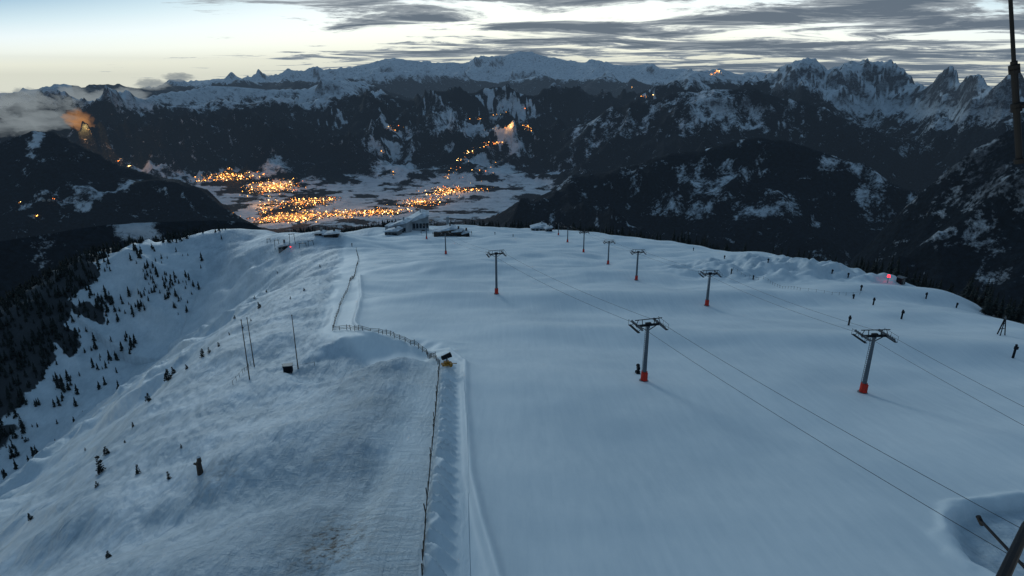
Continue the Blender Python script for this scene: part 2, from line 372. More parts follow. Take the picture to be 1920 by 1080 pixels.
def patches():
    global PW
    c=locate([p[0] for p in PATCH],[p[1] for p in PATCH]); up=locate([p[0] for p in PATCH],[p[1]-p[3] for p in PATCH]); dn=locate([p[0] for p in PATCH],[p[1]+p[3] for p in PATCH])
    PW=[]
    for p,a,u,d in zip(PATCH,c,up,dn):
        if a is None or a[2]<700: continue
        ru=u[2]-a[2] if u else a[2]*.1; rd=a[2]-d[2] if d else a[2]*.1
        ru=min(max(ru,60),a[2]*.35); rd=min(max(rd,60),a[2]*.25)
        PW.append((math.atan2(a[0],a[1]),a[2],p[2]/1144,ru,rd,p[4]))
def cover_far(X,Y,Z,sl):
    r=np.hypot(X,Y); az=np.arctan2(X,Y)
    n=fbm(X/900,Y/900,5,401); nf=fbm(X/260,Y/260,4,431)
    line=np.interp(r,[8000,10500,14000,20000,26500,29000],[-20,-230,-330,-200,-150,-620])
    line=line-230*(1-sstep(-.30,-.18,az))*sstep(10500,12500,r)*(1-sstep(20000,22000,r))-np.where((az<-.6)&(r>12000),400,0)+130*sstep(-.25,-.1,az)*(r<24000)-450*sstep(.40,.5,az)*sstep(6500,8000,r)
    s=sstep(-170,110,Z-line+170*n+130*nf)*0.95
    fl=floor_z(X,Y,r)
    flat=(1-sstep(20,110,Z-fl))*sstep(3500,4500,r)
    fld=fbm(X/520,Y/340,3,451)+.25*fbm(X/110,Y/90,3,452)+.22*sstep(11000,13500,r)
    s=np.maximum(s,flat*sstep(-.22,.10,fld)*1.1)
    st=ridged(X/300,Y/300,6,470)
    s=np.maximum(s,sstep(.38,.85,st)*sstep(-.25,.35,n)*(.42+.26*sstep(.0,.2,az))*sstep(2500,4000,r))
    s=s+0.16*nf
    wa=az+.012*fbm(X/300,Y/300,4,481); wr=r*(1+.045*fbm(X/260,Y/260,4,491))
    for a,rc,w,ru,rd,st_ in PW:
        dr=wr-rc; q=np.hypot((wa-a)/w,np.where(dr>0,dr/ru,dr/rd))
        s=np.maximum(s,(1-sstep(.25,1.45,q))*st_*.95+.16*nf+(.40*(st-.5) if st_<.8 else 0))
    rock=sstep(.65,1.3,sl+.3*nf)*sstep(-650,-250,Z)*.8
    return {'snow':s,'rock':rock}
patches(); print('patches',time.time()-T0)
A=math.radians(56)
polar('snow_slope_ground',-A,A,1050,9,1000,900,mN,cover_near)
polar('mountain_terrain',-math.radians(56),math.radians(56),1300,995,42000,520,mF,cover_far)
print('terrain',time.time()-T0)
# ------------------------------------------------------------------ trees
def crown_mesh(seed):
    r=random.Random(seed); m=MB()
    nw=17
    for w in range(nw):
        t=w/(nw-1); z=0.08+0.88*t; rad=(0.18*(1-t)**0.8+0.012)*r.uniform(.7,1.2)
        nb=max(4,int(9-5*t)); off=r.uniform(0,6.28)
        for k in range(nb):
            if r.random()<.18: continue
            a=off+2*math.pi*k/nb+r.uniform(-.35,.35); rr=rad*r.uniform(.45,1.3); wd=rr*r.uniform(.22,.45)+.008
            c,s=math.cos(a),math.sin(a); dz=-rr*r.uniform(.1,.6)
            k0=len(m.v)
            m.v+=[(0,0,z+.035),(c*rr*.6-s*wd,s*rr*.6+c*wd,z+dz*.5),(c*rr,s*rr,z+dz),(c*rr*.6+s*wd,s*rr*.6-c*wd,z+dz*.5),(c*rr*.5,s*rr*.5,z+dz*.35+.03)]
            m.f+=[(k0,k0+1,k0+4),(k0+4,k0+1,k0+2),(k0,k0+4,k0+3),(k0+4,k0+2,k0+3)]
    m.cyl((0,0,.9),(0,0,1.03),.012,.002,4)
    return m.mesh('conifer_crown',M_leaf,recalc=False)
def shrub_mesh(seed):
    r=random.Random(seed); m=MB()
    stems=[(0,0,1.0)]+[(r.uniform(-.3,.3),r.uniform(-.3,.3),r.uniform(.25,.7)) for _ in range(r.randint(1,3))]
    for sx,sy,h in stems:
        for i in range(int(150*h)):
            t=r.random()**1.2; z=h*(.05+.95*t); rad=.20*h*(1-t)**.8+.015
            a=r.uniform(0,6.28); q=rad*r.uniform(.1,1.15); x=sx+q*math.cos(a); y=sy+q*math.sin(a); l=r.uniform(.05,.13)
            d=Vector((math.cos(a)*.8+r.uniform(-.5,.5),math.sin(a)*.8+r.uniform(-.5,.5),r.uniform(-.3,.9))).normalized(); p=d.cross(Vector((r.uniform(-1,1),r.uniform(-1,1),r.uniform(-1,1)))).normalized()*l*.5
            k=len(m.v); b_=Vector((x,y,z)); m.v+=[tuple(b_-p),tuple(b_+p),tuple(b_+d*l)]; m.f.append((k,k+1,k+2))
    return m.mesh('shrub_crown',M_leaf,recalc=False)
crowns=[crown_mesh(s) for s in range(5)]; shrubs=[shrub_mesh(s) for s in range(20,26)]
trunk=MB().cyl((0,0,-.04),(0,0,.55),.022,.012,7).cyl((0,0,.55),(0,0,.95),.012,.004,6).mesh('conifer_trunk',M_bark)
def tree(x,y,h,sc=1.0,kinds=None,label='dark snow-free conifer standing on the snowy mountainside',group='conifers on the mountainside'):
    z=gz(x,y)-.1; kinds=kinds or crowns
    e=obj('pine_tree',None,None,(x,y,z),random.uniform(0,6.28),(h*sc*random.uniform(.8,1.2),h*sc,h),label=label,category='tree',group=group)
    e.rotation_euler.x=random.uniform(-.07,.07)
    obj('trunk',trunk,e); obj('crown',random.choice(kinds),e)
def scatter(n,x0,x1,y0,y1):
    X=rng.uniform(x0,x1,n); Y=rng.uniform(y0,y1,n); f=forest_density(X,Y)
    m=rng.random(n)<f
    az=np.abs(np.arctan2(X,Y)); m&=(az<math.radians(48))&(Y>20)
    return X[m],Y[m]
X1,Y1=scatter(30000,-440,-110,100,620); X2,Y2=scatter(5500,60,340,80,640); X3,Y3=scatter(5000,-400,180,565,680)
X=np.concatenate([X1,X2,X3]); Y=np.concatenate([Y1,Y2,Y3]); Z=Hgt(X,Y); Hh=rng.uniform(5,11,len(X))
Hh=np.where(X<-110,rng.uniform(1.8,6.5,len(X)),Hh); Hh=np.where(Y>565,rng.uniform(7,14,len(X)),Hh)
ts=np.linspace(.12,.985,40)[None]
los=Hgt(X[:,None]*ts,Y[:,None]*ts); lz=(Z+Hh)[:,None]*ts
vis=(los<lz+0.2).all(1)
dep=Y*CP-(Z)*SP_; pxx=960+F*X/dep
size=np.where(vis&(pxx>-20)&(pxx<1940),Hh/dep,0)
order=np.argsort(-size)
ind=order[:262]; rest=order[262:]; rest=rest[(vis[rest])|(rng.random(len(rest))<.25)]
for i in ind: tree(X[i],Y[i],Hh[i],1.1)
def lowtree(r):
    v=[];f=[]
    for j in range(6):
        z0=.08+.15*j; z1=z0+.26; ra=.2*(1-j/6.5); k=len(v); n=7; o_=r.uniform(0,1)
        for i in range(n):
            a=2*math.pi*i/n+o_; q=ra*r.uniform(.45,1.25); v.append((q*math.cos(a),q*math.sin(a),z0+r.uniform(-.05,.05)))
        v.append((0,0,min(z1,1)))
        for i in range(n):
            if r.random()<.85: f.append((k+i,k+(i+1)%n,k+n))
    return np.array(v),np.array(f)
def forest_obj(name,X,Y,Z,Hh,label):
    lt=[lowtree(random.Random(s)) for s in range(6)]
    V=[];Fc=[];k=0
    for i in range(len(X)):
        v,f=lt[i%6]; a=i*1.7; c,s=math.cos(a),math.sin(a); h=Hh[i]
        vv=np.stack([(v[:,0]*c-v[:,1]*s)*h+X[i],(v[:,0]*s+v[:,1]*c)*h+Y[i],v[:,2]*h+Z[i]-.3],1)
        V.append(vv);Fc.append(f+k);k+=len(v)
    V=np.concatenate(V);Fc=np.concatenate(Fc)
    me=bpy.data.meshes.new(name); me.vertices.add(len(V)); me.vertices.foreach_set('co',V.astype(np.float32).ravel())
    me.loops.add(Fc.size); me.loops.foreach_set('vertex_index',Fc.astype(np.int32).ravel()); me.polygons.add(len(Fc)); me.polygons.foreach_set('loop_start',np.arange(0,Fc.size,3,dtype=np.int32))
    me.update(calc_edges=True); me.materials.append(M_leaf)
    return obj(name,me,kind='stuff',label=label,category='forest')
forest_obj('conifer_forest',X[rest],Y[rest],Z[rest],Hh[rest],'dense dark conifer wood below the snowy ridge')
print('forest',len(X),len(rest),time.time()-T0)
for px,py,h in ((190,885,2.6),(200,852,1.4),(260,888,1.4),(315,715,3.0),(325,700,2.0),(350,692,1.2),(380,670,2.2),(392,662,1.5),(410,650,1.3),(280,752,1.8),(50,828,2.4),(5,888,2.0),(317,898,1.1),
                (486,578,2.2),(478,560,1.6),(440,597,1.3),(470,602,.8),(58,975,1.1),(340,840,.7),(250,800,.9),(500,548,1.5),(520,512,1.2),(455,615,.9),(430,628,.9),(205,1045,.8),(182,912,.8),(160,845,.8),(235,830,.6),(570,545,1.1),(600,500,1.3),(545,560,.9)):
    x,y,z=at(px,py); tree(x,y,h,1.0,shrubs,label='small bushy dwarf pine poking out of the snow slope',group='dwarf pines on the snow slope')
# ------------------------------------------------------------------ chairlift towers
RO=1.75
def tower_parts(h):
    P=[]
    P.append(('foundation',MB().cyl((0,0,-1.2),(0,0,.25),.75,.7,14).mesh('tower_foundation',M_conc)))
    P.append(('mast',MB().cyl((0,0,.2),(0,0,h-.3),.34,.22,14).cyl((0,0,.2),(0,0,.34),.52,.52,14).cyl((0,0,h-.5),(0,0,h-.3),.3,.3,12).mesh('tower_mast',M_steel)))
    P.append(('safety_pad',MB().cyl((0,0,.3),(0,0,1.7),.5,.46,12).box((.0,-.48,1.0),(.6,.16,1.3)).mesh('tower_pad',M_red)))
    a=MB().box((0,0,h-.15),(3.7,.26,.3)).box((0,0,h+.02),(.8,.4,.4))
    for sx in (-1,1): a.beam((sx*.25,0,h-.9),(sx*1.4,0,h-.25),.1)
    P.append(('crossarm',a.mesh('tower_crossarm',M_dark)))
    lf=MB()
    for sx in (-1,1):
        lf.beam((sx*.9,0,h),(sx*1.0,0,h+.75),.08).beam((sx*1.95,0,h-.1),(sx*1.6,0,h+.75),.07)
    lf.beam((-2.1,0,h+.77),(2.1,0,h+.77),.1)
    P.append(('lifting_frame',lf.mesh('tower_frame',M_dark)))
    for sx in (-1,1):
        s=MB(); x=sx*RO
        s.beam((x-.1,-1.8,h-.1),(x-.1,1.8,h-.1),.05,.14).beam((x+.1,-1.8,h-.1),(x+.1,1.8,h-.1),.05,.14)
        for k in range(8):
            y=-1.65+k*.47; s.cyl((x-.06,y,h-.02),(x+.06,y,h-.02),.19,.19,10)
        P.append(('sheave_assembly',s.mesh('tower_sheaves',M_steel)))
        c=MB(); xo=sx*(RO+.42)
        c.box((xo,0,h-.5),(.4,3.2,.05))
        for y in (-1.55,0,1.55): c.beam((xo+sx*.2,y,h-.5),(xo+sx*.2,y,h+.35),.03)
        c.beam((xo+sx*.2,-1.58,h+.35),(xo+sx*.2,1.58,h+.35),.03)
        c.beam((x,-1.2,h-.2),(xo,-1.2,h-.5),.06).beam((x,1.2,h-.2),(xo,1.2,h-.5),.06)
        P.append(('catwalk',c.mesh('tower_catwalk',M_dark)))
    l=MB()
    for x in (-.18,.18): l.beam((x,.5,.6),(x,.4,h-.3),.04)
    z=.8
    while z<h-.4: l.beam((-.18,.5-.1*z/h,z),(.18,.5-.1*z/h,z),.03); z+=.32
    P.append(('ladder',l.mesh('tower_ladder',M_dark)))
    return P
TP={}
def line(ps,hs,ext):
    tops=[]
    for (px,py),h in zip(ps,hs):
        x,y,z=at(px,py); tops.append([x,y,z,h])
        if h not in TP: TP[h]=tower_parts(h)
    d=Vector((tops[-1][0]-tops[0][0],tops[-1][1]-tops[0][1])); rz=math.atan2(-d.x,d.y)
    for x,y,z,h in tops:
        thing('chairlift_tower',TP[h],(x,y,z-.15),rz,1,'grey steel chairlift tower with red padded base on the piste','lift tower','towers of the chairlifts')
    c,s=math.cos(rz),math.sin(rz)
    for sx in (-RO,RO):
        pts=[Vector((t[0]+c*sx,t[1]+s*sx,t[2]+t[3]+.02)) for t in tops]
        pts=[Vector(ext)+Vector((c*sx,s*sx,0))]+pts
        out=[]
        for a_,b_ in zip(pts[:-1],pts[1:]):
            Ld=(b_-a_).length
            for k in range(14):
                t=k/14; p=a_.lerp(b_,t); p.z-=4*t*(1-t)*Ld*.012; out.append(p)
        out.append(pts[-1])
        obj('haul_rope',MB().tube(out,.022,6).mesh('haul_rope',M_rope),label='taut dark steel haul rope strung between chairlift towers',category='cable',group='haul ropes of the chairlifts')
    return tops
l1=line([(1207,714),(931,551),(836,476),(800,448)],[9.3,11.2,10.4,9.0],(39,10,-25.5))
l2=line([(1617,736),(1325,573),(1193,525),(1140,495),(1094,473),(1064,454),(1047,441)],[9.3,8.6,9.9,9.9,10.2,9.0,9.0],(52,5,-26.0))
# ------------------------------------------------------------------ fences
postm=MB().cyl((0,0,-.4),(0,0,1.15),.065,.055,7).mesh('fence_post',M_wood)
def fence(pp,step,label,rail=(0.45,.95)):
    pw=[at(*p) for p in pp]; pts=[]
    for a_,b_ in zip(pw[:-1],pw[1:]):
        L_=math.hypot(b_[0]-a_[0],b_[1]-a_[1]); n=max(1,round(L_/step))
        for k in range(n): t=k/n; pts.append((a_[0]+(b_[0]-a_[0])*t,a_[1]+(b_[1]-a_[1])*t))
    pts.append(pw[-1][:2]); pts=[(x,y,gz(x,y)) for x,y in pts]
    e=obj('snow_fence',None,None,pts[0],label=label,category='fence',group='wooden snow fences beside the piste')
    o0=Vector(pts[0])
    for p in pts[:100]:
        q=obj('post',postm,e,Vector(p)-o0,random.uniform(0,3),(1,1,random.uniform(.8,1.15))); q.rotation_euler=(random.uniform(-.12,.12),random.uniform(-.12,.12),0)
    for rh in rail:
        mb=MB()
        for a_,b_ in zip(pts[:-1],pts[1:]):
            mb.beam(Vector(a_)-o0+Vector((0.07,0,rh+random.uniform(-.06,.06))),Vector(b_)-o0+Vector((0.07,0,rh+random.uniform(-.06,.06))),.03,.08)
        obj('rail',mb.mesh('fence_rail',M_wood),e)
fence([(668,468),(672,485),(668,505),(655,535),(640,570),(630,598),(624,620)],2.6,'long wooden snow fence running up the snowy ridge')
fence([(624,620),(650,618),(680,620),(710,625),(740,634),(770,647),(800,664),(824,686)],1.5,'curved wooden snow fence around a snow hollow',(.35,.65,.95))
fence([(824,688),(818,760),(812,820),(806,880),(797,980),(792,1078)],1.6,'straight snow fence with drifts piled along it',(.4,.85))
# ------------------------------------------------------------------ snow guns
def snow_gun(px,py,rz,col,sc,label):
    x,y,z=at(px,py)
    P=[('carriage',MB().box((0,0,.45),(2.0,1.1,.3)).box((0,.1,.8),(1.0,.7,.4)).beam((1.0,0,.4),(2.0,0,.2),.12).cyl((.6,-.7,.3),(.6,-.55,.3),.34,.34,12).cyl((.6,.55,.3),(.6,.7,.3),.34,.34,12).mesh('gun_carriage',col)),
       ('stand',MB().cyl((0,0,.6),(0,0,1.7),.13,.1,10).beam((0,-.5,1.5),(0,.5,1.5),.1).beam((0,-.5,1.5),(0,-.5,2.1),.08).beam((0,.5,1.5),(0,.5,2.1),.08).mesh('gun_stand',M_steel)),
       ('fan_barrel',MB().cyl((-.8,0,1.85),(.75,0,2.25),.42,.5,16).cyl((.75,0,2.25),(.9,0,2.29),.55,.5,16).cyl((-1.0,0,1.8),(-.8,0,1.85),.34,.5,16).mesh('gun_barrel',M_dark))]
    thing('snow_gun',P,(x,y,z-.05),rz,sc,label,'snow gun','snow guns on the piste')
snow_gun(838,686,.4,M_yel,.8,'orange-brown wheeled fan snow gun standing beside a fence')
snow_gun(1196,700,1.5,M_dark,.55,'dark wheeled fan snow gun beside a lift tower')
# ------------------------------------------------------------------ leaning poles and box
for (bx,by),(tx,ty) in (((468,712),(452,600)),((477,688),(463,596)),((559,692),(547,591))):
    x,y,z=at(bx,by); X0,Y0,Z0=[float(q) for q in ray(tx,ty)]
    dep_=y*CP-z*SP_; t=dep_*.985; top=Vector((X0*t,Y0*t,Z0*t))
    e=obj('slim_pole',None,None,(x,y,z),label='tall slim dark leaning pole planted in the snow slope',category='pole',group='tall slim poles on the slope')
    d=top-Vector((x,y,z))
    obj('shaft',MB().cyl((0,0,-.3),d,.10,.06,8).mesh('pole_shaft',M_timber),e)
    obj('cap',MB().cyl(d*0.985,d*1.01,.09,.09,8).mesh('pole_cap',M_dark),e)
x,y,z=at(541,698)
thing('equipment_cabinet',[('cabinet_body',MB().box((0,0,.75),(1.5,1.1,1.3)).mesh('cab',M_dark)),('cabinet_lid',MB().box((0,0,1.46),(1.7,1.3,.12)).mesh('lid',M_steel)),('leg',MB().box((-.6,0,.05),(.1,1,.3)).mesh('leg',M_steel)),('leg',MB().box((.6,0,.05),(.1,1,.3)).mesh('leg',M_steel))],(x,y,z),.2,1,'small dark equipment cabinet on the snow near tall poles','cabinet')
def ropefence(pp,label):
    pw=[at(*p) for p in pp]; e=obj('rope_fence',None,None,pw[0],label=label,category='fence',group='short post fences on the slope'); o0=Vector(pw[0])
    pm=MB().cyl((0,0,-.2),(0,0,.9),.04,.035,6).mesh('stake',M_wood); pts=[]
    for a_,b_ in zip(pw[:-1],pw[1:]):
        n=max(1,round(math.dist(a_[:2],b_[:2])/2.2))
        for k in range(n): t=k/n; pts.append((a_[0]+(b_[0]-a_[0])*t,a_[1]+(b_[1]-a_[1])*t))
    pts.append(pw[-1][:2]); pts=[Vector((x,y,gz(x,y))) for x,y in pts]
    for p in pts[:99]: obj('stake',pm,e,p-o0)
    obj('rope',MB().tube([p-o0+Vector((0,0,.75)) for p in pts],.02,5).mesh('rope',M_wood),e)
ropefence([(437,722),(455,700),(470,684)],'short post and rope fence beside tall poles')
ropefence([(530,690),(560,692),(590,686)],'short post and rope fence beside the cabinet')
ropefence([(1375,505),(1440,527),(1500,545),(1560,553),(1612,552)],'post and rope fence across snow hummocks')
x,y,z=at(376,888)
thing('wayside_marker',[('post_body',MB().cyl((0,0,-.2),(0,0,1.5),.34,.26,9).cyl((.1,0,1.5),(.12,0,2.1),.26,.2,9).mesh('wm',M_timber)),('arm',MB().beam((-.05,.1,1.0),(-.5,.1,1.35),.16).mesh('wma',M_timber)),('snow_cap',MB().cyl((.1,0,2.1),(.1,0,2.25),.24,.08,9).mesh('wmc',M_white))],(x,y,z),.3,1,'rough weathered wooden marker post capped with snow','marker post')
def hydrant(px,py,h=2.0):
    x,y,z=at(px,py)
    P=[('pad',MB().cyl((0,0,-.2),(0,0,h),.2,.18,10).cyl((0,0,h),(0,0,h+.1),.22,.16,10).mesh('hp',M_dark)),('hydrant_box',MB().box((.05,-.05,h*.78),(.5,.42,.5)).mesh('hb',M_dark))]
    thing('snowmaking_hydrant',P,(x,y,z),random.uniform(0,3),1,'dark padded snowmaking hydrant post standing beside the piste','hydrant','snowmaking hydrants beside the piste')
for px,py,h in ((1591,610,2.2),(1637,572,2.0),(1690,598,2.2),(1899,671,2.4),(1736,560,1.8),(1710,532,1.6),(1371,513,1.8),(1412,524,1.4),(928,440,1.8),(962,444,1.8),(1590,520,1.6),(1614,545,1.6),(1358,485,1.4),(1793,577,1.4),(660,462,1.8),(524,462,1.8),(1440,492,1.3),(1300,470,1.6),(1600,560,1.2),(1560,512,1.3)):
    hydrant(px,py,h)
x,y,z=at(1876,628)
thing('lattice_pylon',[('leg',MB().beam((a*.9,b_*.9,-.3),(a*.08,b_*.08,3.6),.17).mesh('pl',M_dark)) for a,b_ in ((-.7,-.5),(.7,-.5),(0,.8))]+[('crossbar',MB().beam((-.45,0,1.4),(.45,0,1.4),.12).beam((-.3,0,2.5),(.3,0,2.5),.12).beam((-.5,0,3.6),(.5,0,3.6),.15).mesh('pc',M_dark)),('pylon_cap',MB().cyl((0,0,3.5),(0,0,4.2),.2,.08,8).mesh('pt',M_steel))],(x,y,z),.2,1,'small dark three-legged pylon at the piste edge','pylon')
def lamp(px,py,h,s=1.0):
    x,y,z=at(px,py)
    thing('warning_lamp',[('lamp_post',MB().cyl((0,0,-.3),(0,0,h),.08,.07,8).cyl((0,0,h),(0,0,h+.05),.2,.2,10).mesh('lp',M_dark)),('lamp_head',MB().cyl((0,0,h+.05),(0,0,h+.05+.7*s),.42*s,.36*s,10).mesh('lh',M_redlamp))],(x,y,z),0,1,'glowing red warning lamp on a short post at the piste edge','lamp','red warning lamps')
lamp(1664,530,1.9,1.1); lamp(1038,430,2.0,.8); lamp(545,466,.8,.6)
x,y,z=at(1684,530)
thing('control_cabin',[('wall',MB().box((0,0,1.1),(2.2,1.8,2.2)).mesh('cw',M_dark)),('roof',MB().prism([(-1.3,2.2),(1.3,2.2),(1.3,2.35),(0,2.7),(-1.3,2.35)],-1.1,1.1).mesh('cr',M_wall)),('door',MB().box((0.2,-.93,1.0),(.8,.05,1.9)).mesh('cdo',M_steel)),('window',MB().box((-.6,-.93,1.5),(.6,.05,.6)).mesh('cwi',M_glass))],(x+.8,y,gz(x+.8,y)-.1),.4,1,'tiny dark cabin at the edge of the snow slope','cabin')
# ------------------------------------------------------------------ buildings
def building(px,py,w,d,h,rz,rise,label,name='lift_station',nwin=7,annex=True,wallm=M_wall,lo=.72):
    x,y,z=at(px,py)
    P=[]
    P.append(('wall',MB().prism([(-w/2,-3),(w/2,-3),(w/2,h),(-w/2,h*lo)],-d/2,d/2).mesh('wall',wallm)))
    P.append(('roof',MB().prism([(-w/2-.8,h*lo-.1),(w/2+.8,h+.05),(w/2+.8,h+.05+rise*.3),(w*.25,h+rise),(-w/2-.8,h*lo+.5)],-d/2-.8,d/2+.8).mesh('roof',M_white)))
    for k in range(nwin):
        cx=-w/2+w*(k+.5)/nwin
        P.append(('window',MB().box((cx,-d/2-.06,h*.42),(w/nwin*.72,.1,h*.3)).mesh('win',M_glass)))
    P.append(('door',MB().box((w*.28,-d/2-.14,1.0),(2.4,.1,2.4)).mesh('door',M_dark)))
    if annex:
        P.append(('annex',MB().box((-w*.62,-1,h*.22),(w*.3,d*.8,h*.5+3)).mesh('annex',wallm)))
        P.append(('annex_roof',MB().box((-w*.62,-1,h*.47+1.7),(w*.32,d*.85,.5)).mesh('ar',M_white)))
    P.append(('chimney',MB().box((w*.2,0,h+rise+.6),(1.0,1.0,2.4)).mesh('ch',wallm)))
    thing(name,P,(x,y,z-.6),rz,1,label,'building')
M_light=simple('pale_cladding',(.27,.29,.31),.6,0,.4,.15)
building(780,431,20,15,13.0,.15,2.2,'large pale summit station with slanted snowy roof','summit_station',8,False,M_light,.5)
building(752,434,13,12,8.5,-.2,1.4,'stepped pale wing of the summit station with snowy roof','station_wing',5,True,M_light,.6)
building(738,439,10,8,4.2,-.25,1.4,'low annex hut with snow-covered flat roof','mountain_hut',4,False)
building(838,440,12,8,5.4,.15,1.8,'mountain restaurant with dark windows and snowy roof','mountain_restaurant',5,True,M_timber)
building(856,441,8,6,4.2,-.2,1.2,'timber annex of the restaurant under a snowy roof','mountain_hut',3,False,M_timber)
building(872,442,5,4,3.4,.4,1.0,'small wooden hut with snowy roof beside the restaurant','mountain_hut',2,False,M_timber)
building(1010,432,13,8,4.8,.05,1.8,'low chairlift terminal with snow-covered roof','lift_station',4,False,M_light)
building(1028,433,5,5,4.0,.2,.9,'small dark operator hut beside the chairlift terminal','operator_hut',2,False,M_wall)
building(622,441,8,5,2.2,.1,1.0,'low dark shed with snowy roof on the ridge','storage_shed',3,False,M_timber)
building(531,466,5,4,3.0,.3,.9,'drag lift station with machinery on the snow','lift_station',3,False,M_wall)
building(600,439,5,4,1.8,-.1,.8,'small snow-covered shed on the ridge','storage_shed',2,False)
for px,py,w,h in ((549,460,3,6.5),(583,460,3,2.6),(568,463,4,2.2),(504,454,2,2.0),(520,466,2.4,5)):
    x,y,z=at(px,py)
    thing('steel_gantry',[('leg',MB().cyl((-w/2,0,-.5),(-w/2*.8,0,h),.14,.12,8).mesh('gl',M_dark)),('leg',MB().cyl((w/2,0,-.5),(w/2*.8,0,h),.14,.12,8).mesh('gl',M_dark)),('crossbeam',MB().beam((-w*.55,0,h),(w*.55,0,h),.25).mesh('gb',M_dark)),('sheave_train',MB().beam((0,-1.5,h+.1),(0,1.5,h+.1),.3).mesh('gs',M_steel))],(x,y,z),.3,1,'dark steel drag lift gantry standing on the snowy ridge','lift gantry','drag lift gantries')
x,y,z=at(838,434)
thing('ventilation_tower',[('tower_body',MB().cyl((0,0,-1),(0,0,9.0),1.3,1.1,12).mesh('vt',M_light)),('tower_cap',MB().cyl((0,0,9.0),(0,0,9.8),1.5,.5,12).mesh('vc',M_white))],(x,y+8,z),0,1,'pale round ventilation tower behind the restaurant','tower')
for px,py in ((790,441),(812,443),(826,444),(884,441)):
    x,y,z=at(px,py)
    thing('folded_parasol',[('parasol_pole',MB().cyl((0,0,-.3),(0,0,3.2),.07,.05,8).mesh('pp',M_steel)),('folded_canopy',MB().cyl((0,0,1.3),(0,0,2.2),.16,.3,8).cyl((0,0,2.2),(0,0,3.3),.3,.06,8).mesh('fc',M_timber))],(x,y,z),0,1,'dark folded parasol standing on the restaurant terrace','parasol','folded parasols on the terrace')
# ------------------------------------------------------------------ mast at the camera station
e=obj('steel_camera_mast',None,None,(4.6,3.1,0),label='dark steel mast with bracing struts and a whip antenna',category='mast')
o0=Vector((4.6,3.1,0)); g0=gz(4.6,3.1)
obj('mast_tube',MB().cyl((0,0,g0-1),(0,0,2.5),.11,.09,12).mesh('mt',M_dark),e)
def rp(px,py,t):
    X,Y,Z_=ray(px,py); return Vector((float(X)*t,float(Y)*t,float(Z_)*t))-o0
a_=rp(1893,-30,3.6); b_=rp(1911,300,3.9)
an=MB().cyl(a_,a_.lerp(b_,.42),.011,.012,8).cyl(a_.lerp(b_,.42),b_,.019,.019,10)
for t in (.44,.46,.66,.68,.99):
    c_=a_.lerp(b_,t); an.cyl(c_,c_+(b_-a_).normalized()*.03,.03,.03,10)
obj('antenna',an.mesh('ant',M_dark),e)
c_=a_.lerp(b_,.67); obj('antenna_bracket',MB().cyl(c_,Vector((0,0,c_.z)),.02,.02,8).mesh('ab',M_dark),e)
obj('strut',MB().cyl(rp(1926,985,3.2),rp(1868,1110,2.4),.023,.023,10).cyl(rp(1926,985,3.2),Vector((0,0,-2.0)),.023,.023,10).mesh('st',M_dark),e)
obj('strut',MB().cyl(rp(1838,975,4.2),rp(1925,1068,3.6),.010,.010,8).cyl(rp(1834,968,4.2),rp(1842,984,4.2),.016,.016,8).mesh('st',M_dark),e)
# ------------------------------------------------------------------ town
CL=[(510,352,38,10,300),(430,332,40,6,190),(385,338,18,3,34),(540,410,42,6,560),(575,380,40,6,160),(610,374,28,3,50),(655,402,55,5,160),(720,398,38,5,120),(790,380,35,7,140),(840,360,32,7,160),(890,357,22,3,50),(505,388,20,12,60),(600,400,90,7,90),
 (930,268,17,2,26),(955,240,35,4,22),(990,243,8,3,18),(880,285,12,3,12),(868,300,9,3,11),(850,318,7,5,7),(838,332,6,4,9),(905,275,12,3,8),(740,240,22,6,9),(245,312,4,2,6),(225,302,3,1,4),(100,375,6,2,3),(70,405,4,3,4),(1215,180,12,2,8),(1345,134,5,3,14),(1336,140,4,2,7),(720,284,6,3,4),(935,216,22,2,9),(900,222,12,2,5),(985,205,8,2,3),(38,382,2,2,2),(735,322,10,5,2),(1185,165,3,2,3),(900,320,30,18,8)]
lx=[];ly=[]
for px,py,sx,sy,n in CL:
    a_=rng.normal(0,.6,n); lx+=list(px+sx*a_); ly+=list(py+sy*(rng.normal(0,.6,n))-a_*sy*.25)
pts=locate(lx,ly,RS[520:]); pts=[p for p in pts if p and p[2]>1500]
zz=Hgt(np.array([p[0] for p in pts]),np.array([p[1] for p in pts]))
mo=MB(); mw=MB(); md=MB(); mh=MB()
for p,z in zip(pts,zz):
    s=random.choice((1.1,1.4,1.6,2.0,2.6,4.2))*(p[2]/6500)**.7; q=random.random(); mb=mw if q<.24 else (md if q>.78 else mo)
    mb.cyl((p[0],p[1],z+7),(p[0],p[1],z+7+s*1.2),s,s*.7,5)
    for k in range(1):
        hx,hy=p[0]+random.uniform(-45,45),p[1]+random.uniform(-45,45); w=random.uniform(9,16); hz=z-3; hh_=random.uniform(9,13)
        mh.prism([(hx-w/2,hz),(hx+w/2,hz),(hx+w/2,hz+hh_),(hx,hz+hh_+5),(hx-w/2,hz+hh_)],hy-w*.6,hy+w*.6)
obj('town_lamps',mo.mesh('tl',M_lamp),kind='stuff',label='hundreds of orange street lamps glowing in the valley town',category='lights')
obj('town_street_lamps',md.mesh('tl3',M_lamp3),kind='stuff',label='deep orange street lamps along the valley roads',category='lights')
obj('town_windows',mw.mesh('tw',M_lamp2),kind='stuff',label='warm white lit windows scattered through the valley town',category='lights')
obj('town_houses',mh.mesh('th',simple('town_plaster',(.25,.24,.23),.8)),kind='stuff',label='dense gabled houses of the valley town at dusk',category='houses')
GL=[(515,352,1.3),(435,332,1.1),(520,412,1.8),(570,408,1.8),(575,380,1.2),(655,402,1.1),(720,398,.9),(790,380,1.1),(845,360,1.1),(500,385,1),(955,243,.25),(160,250,4)]
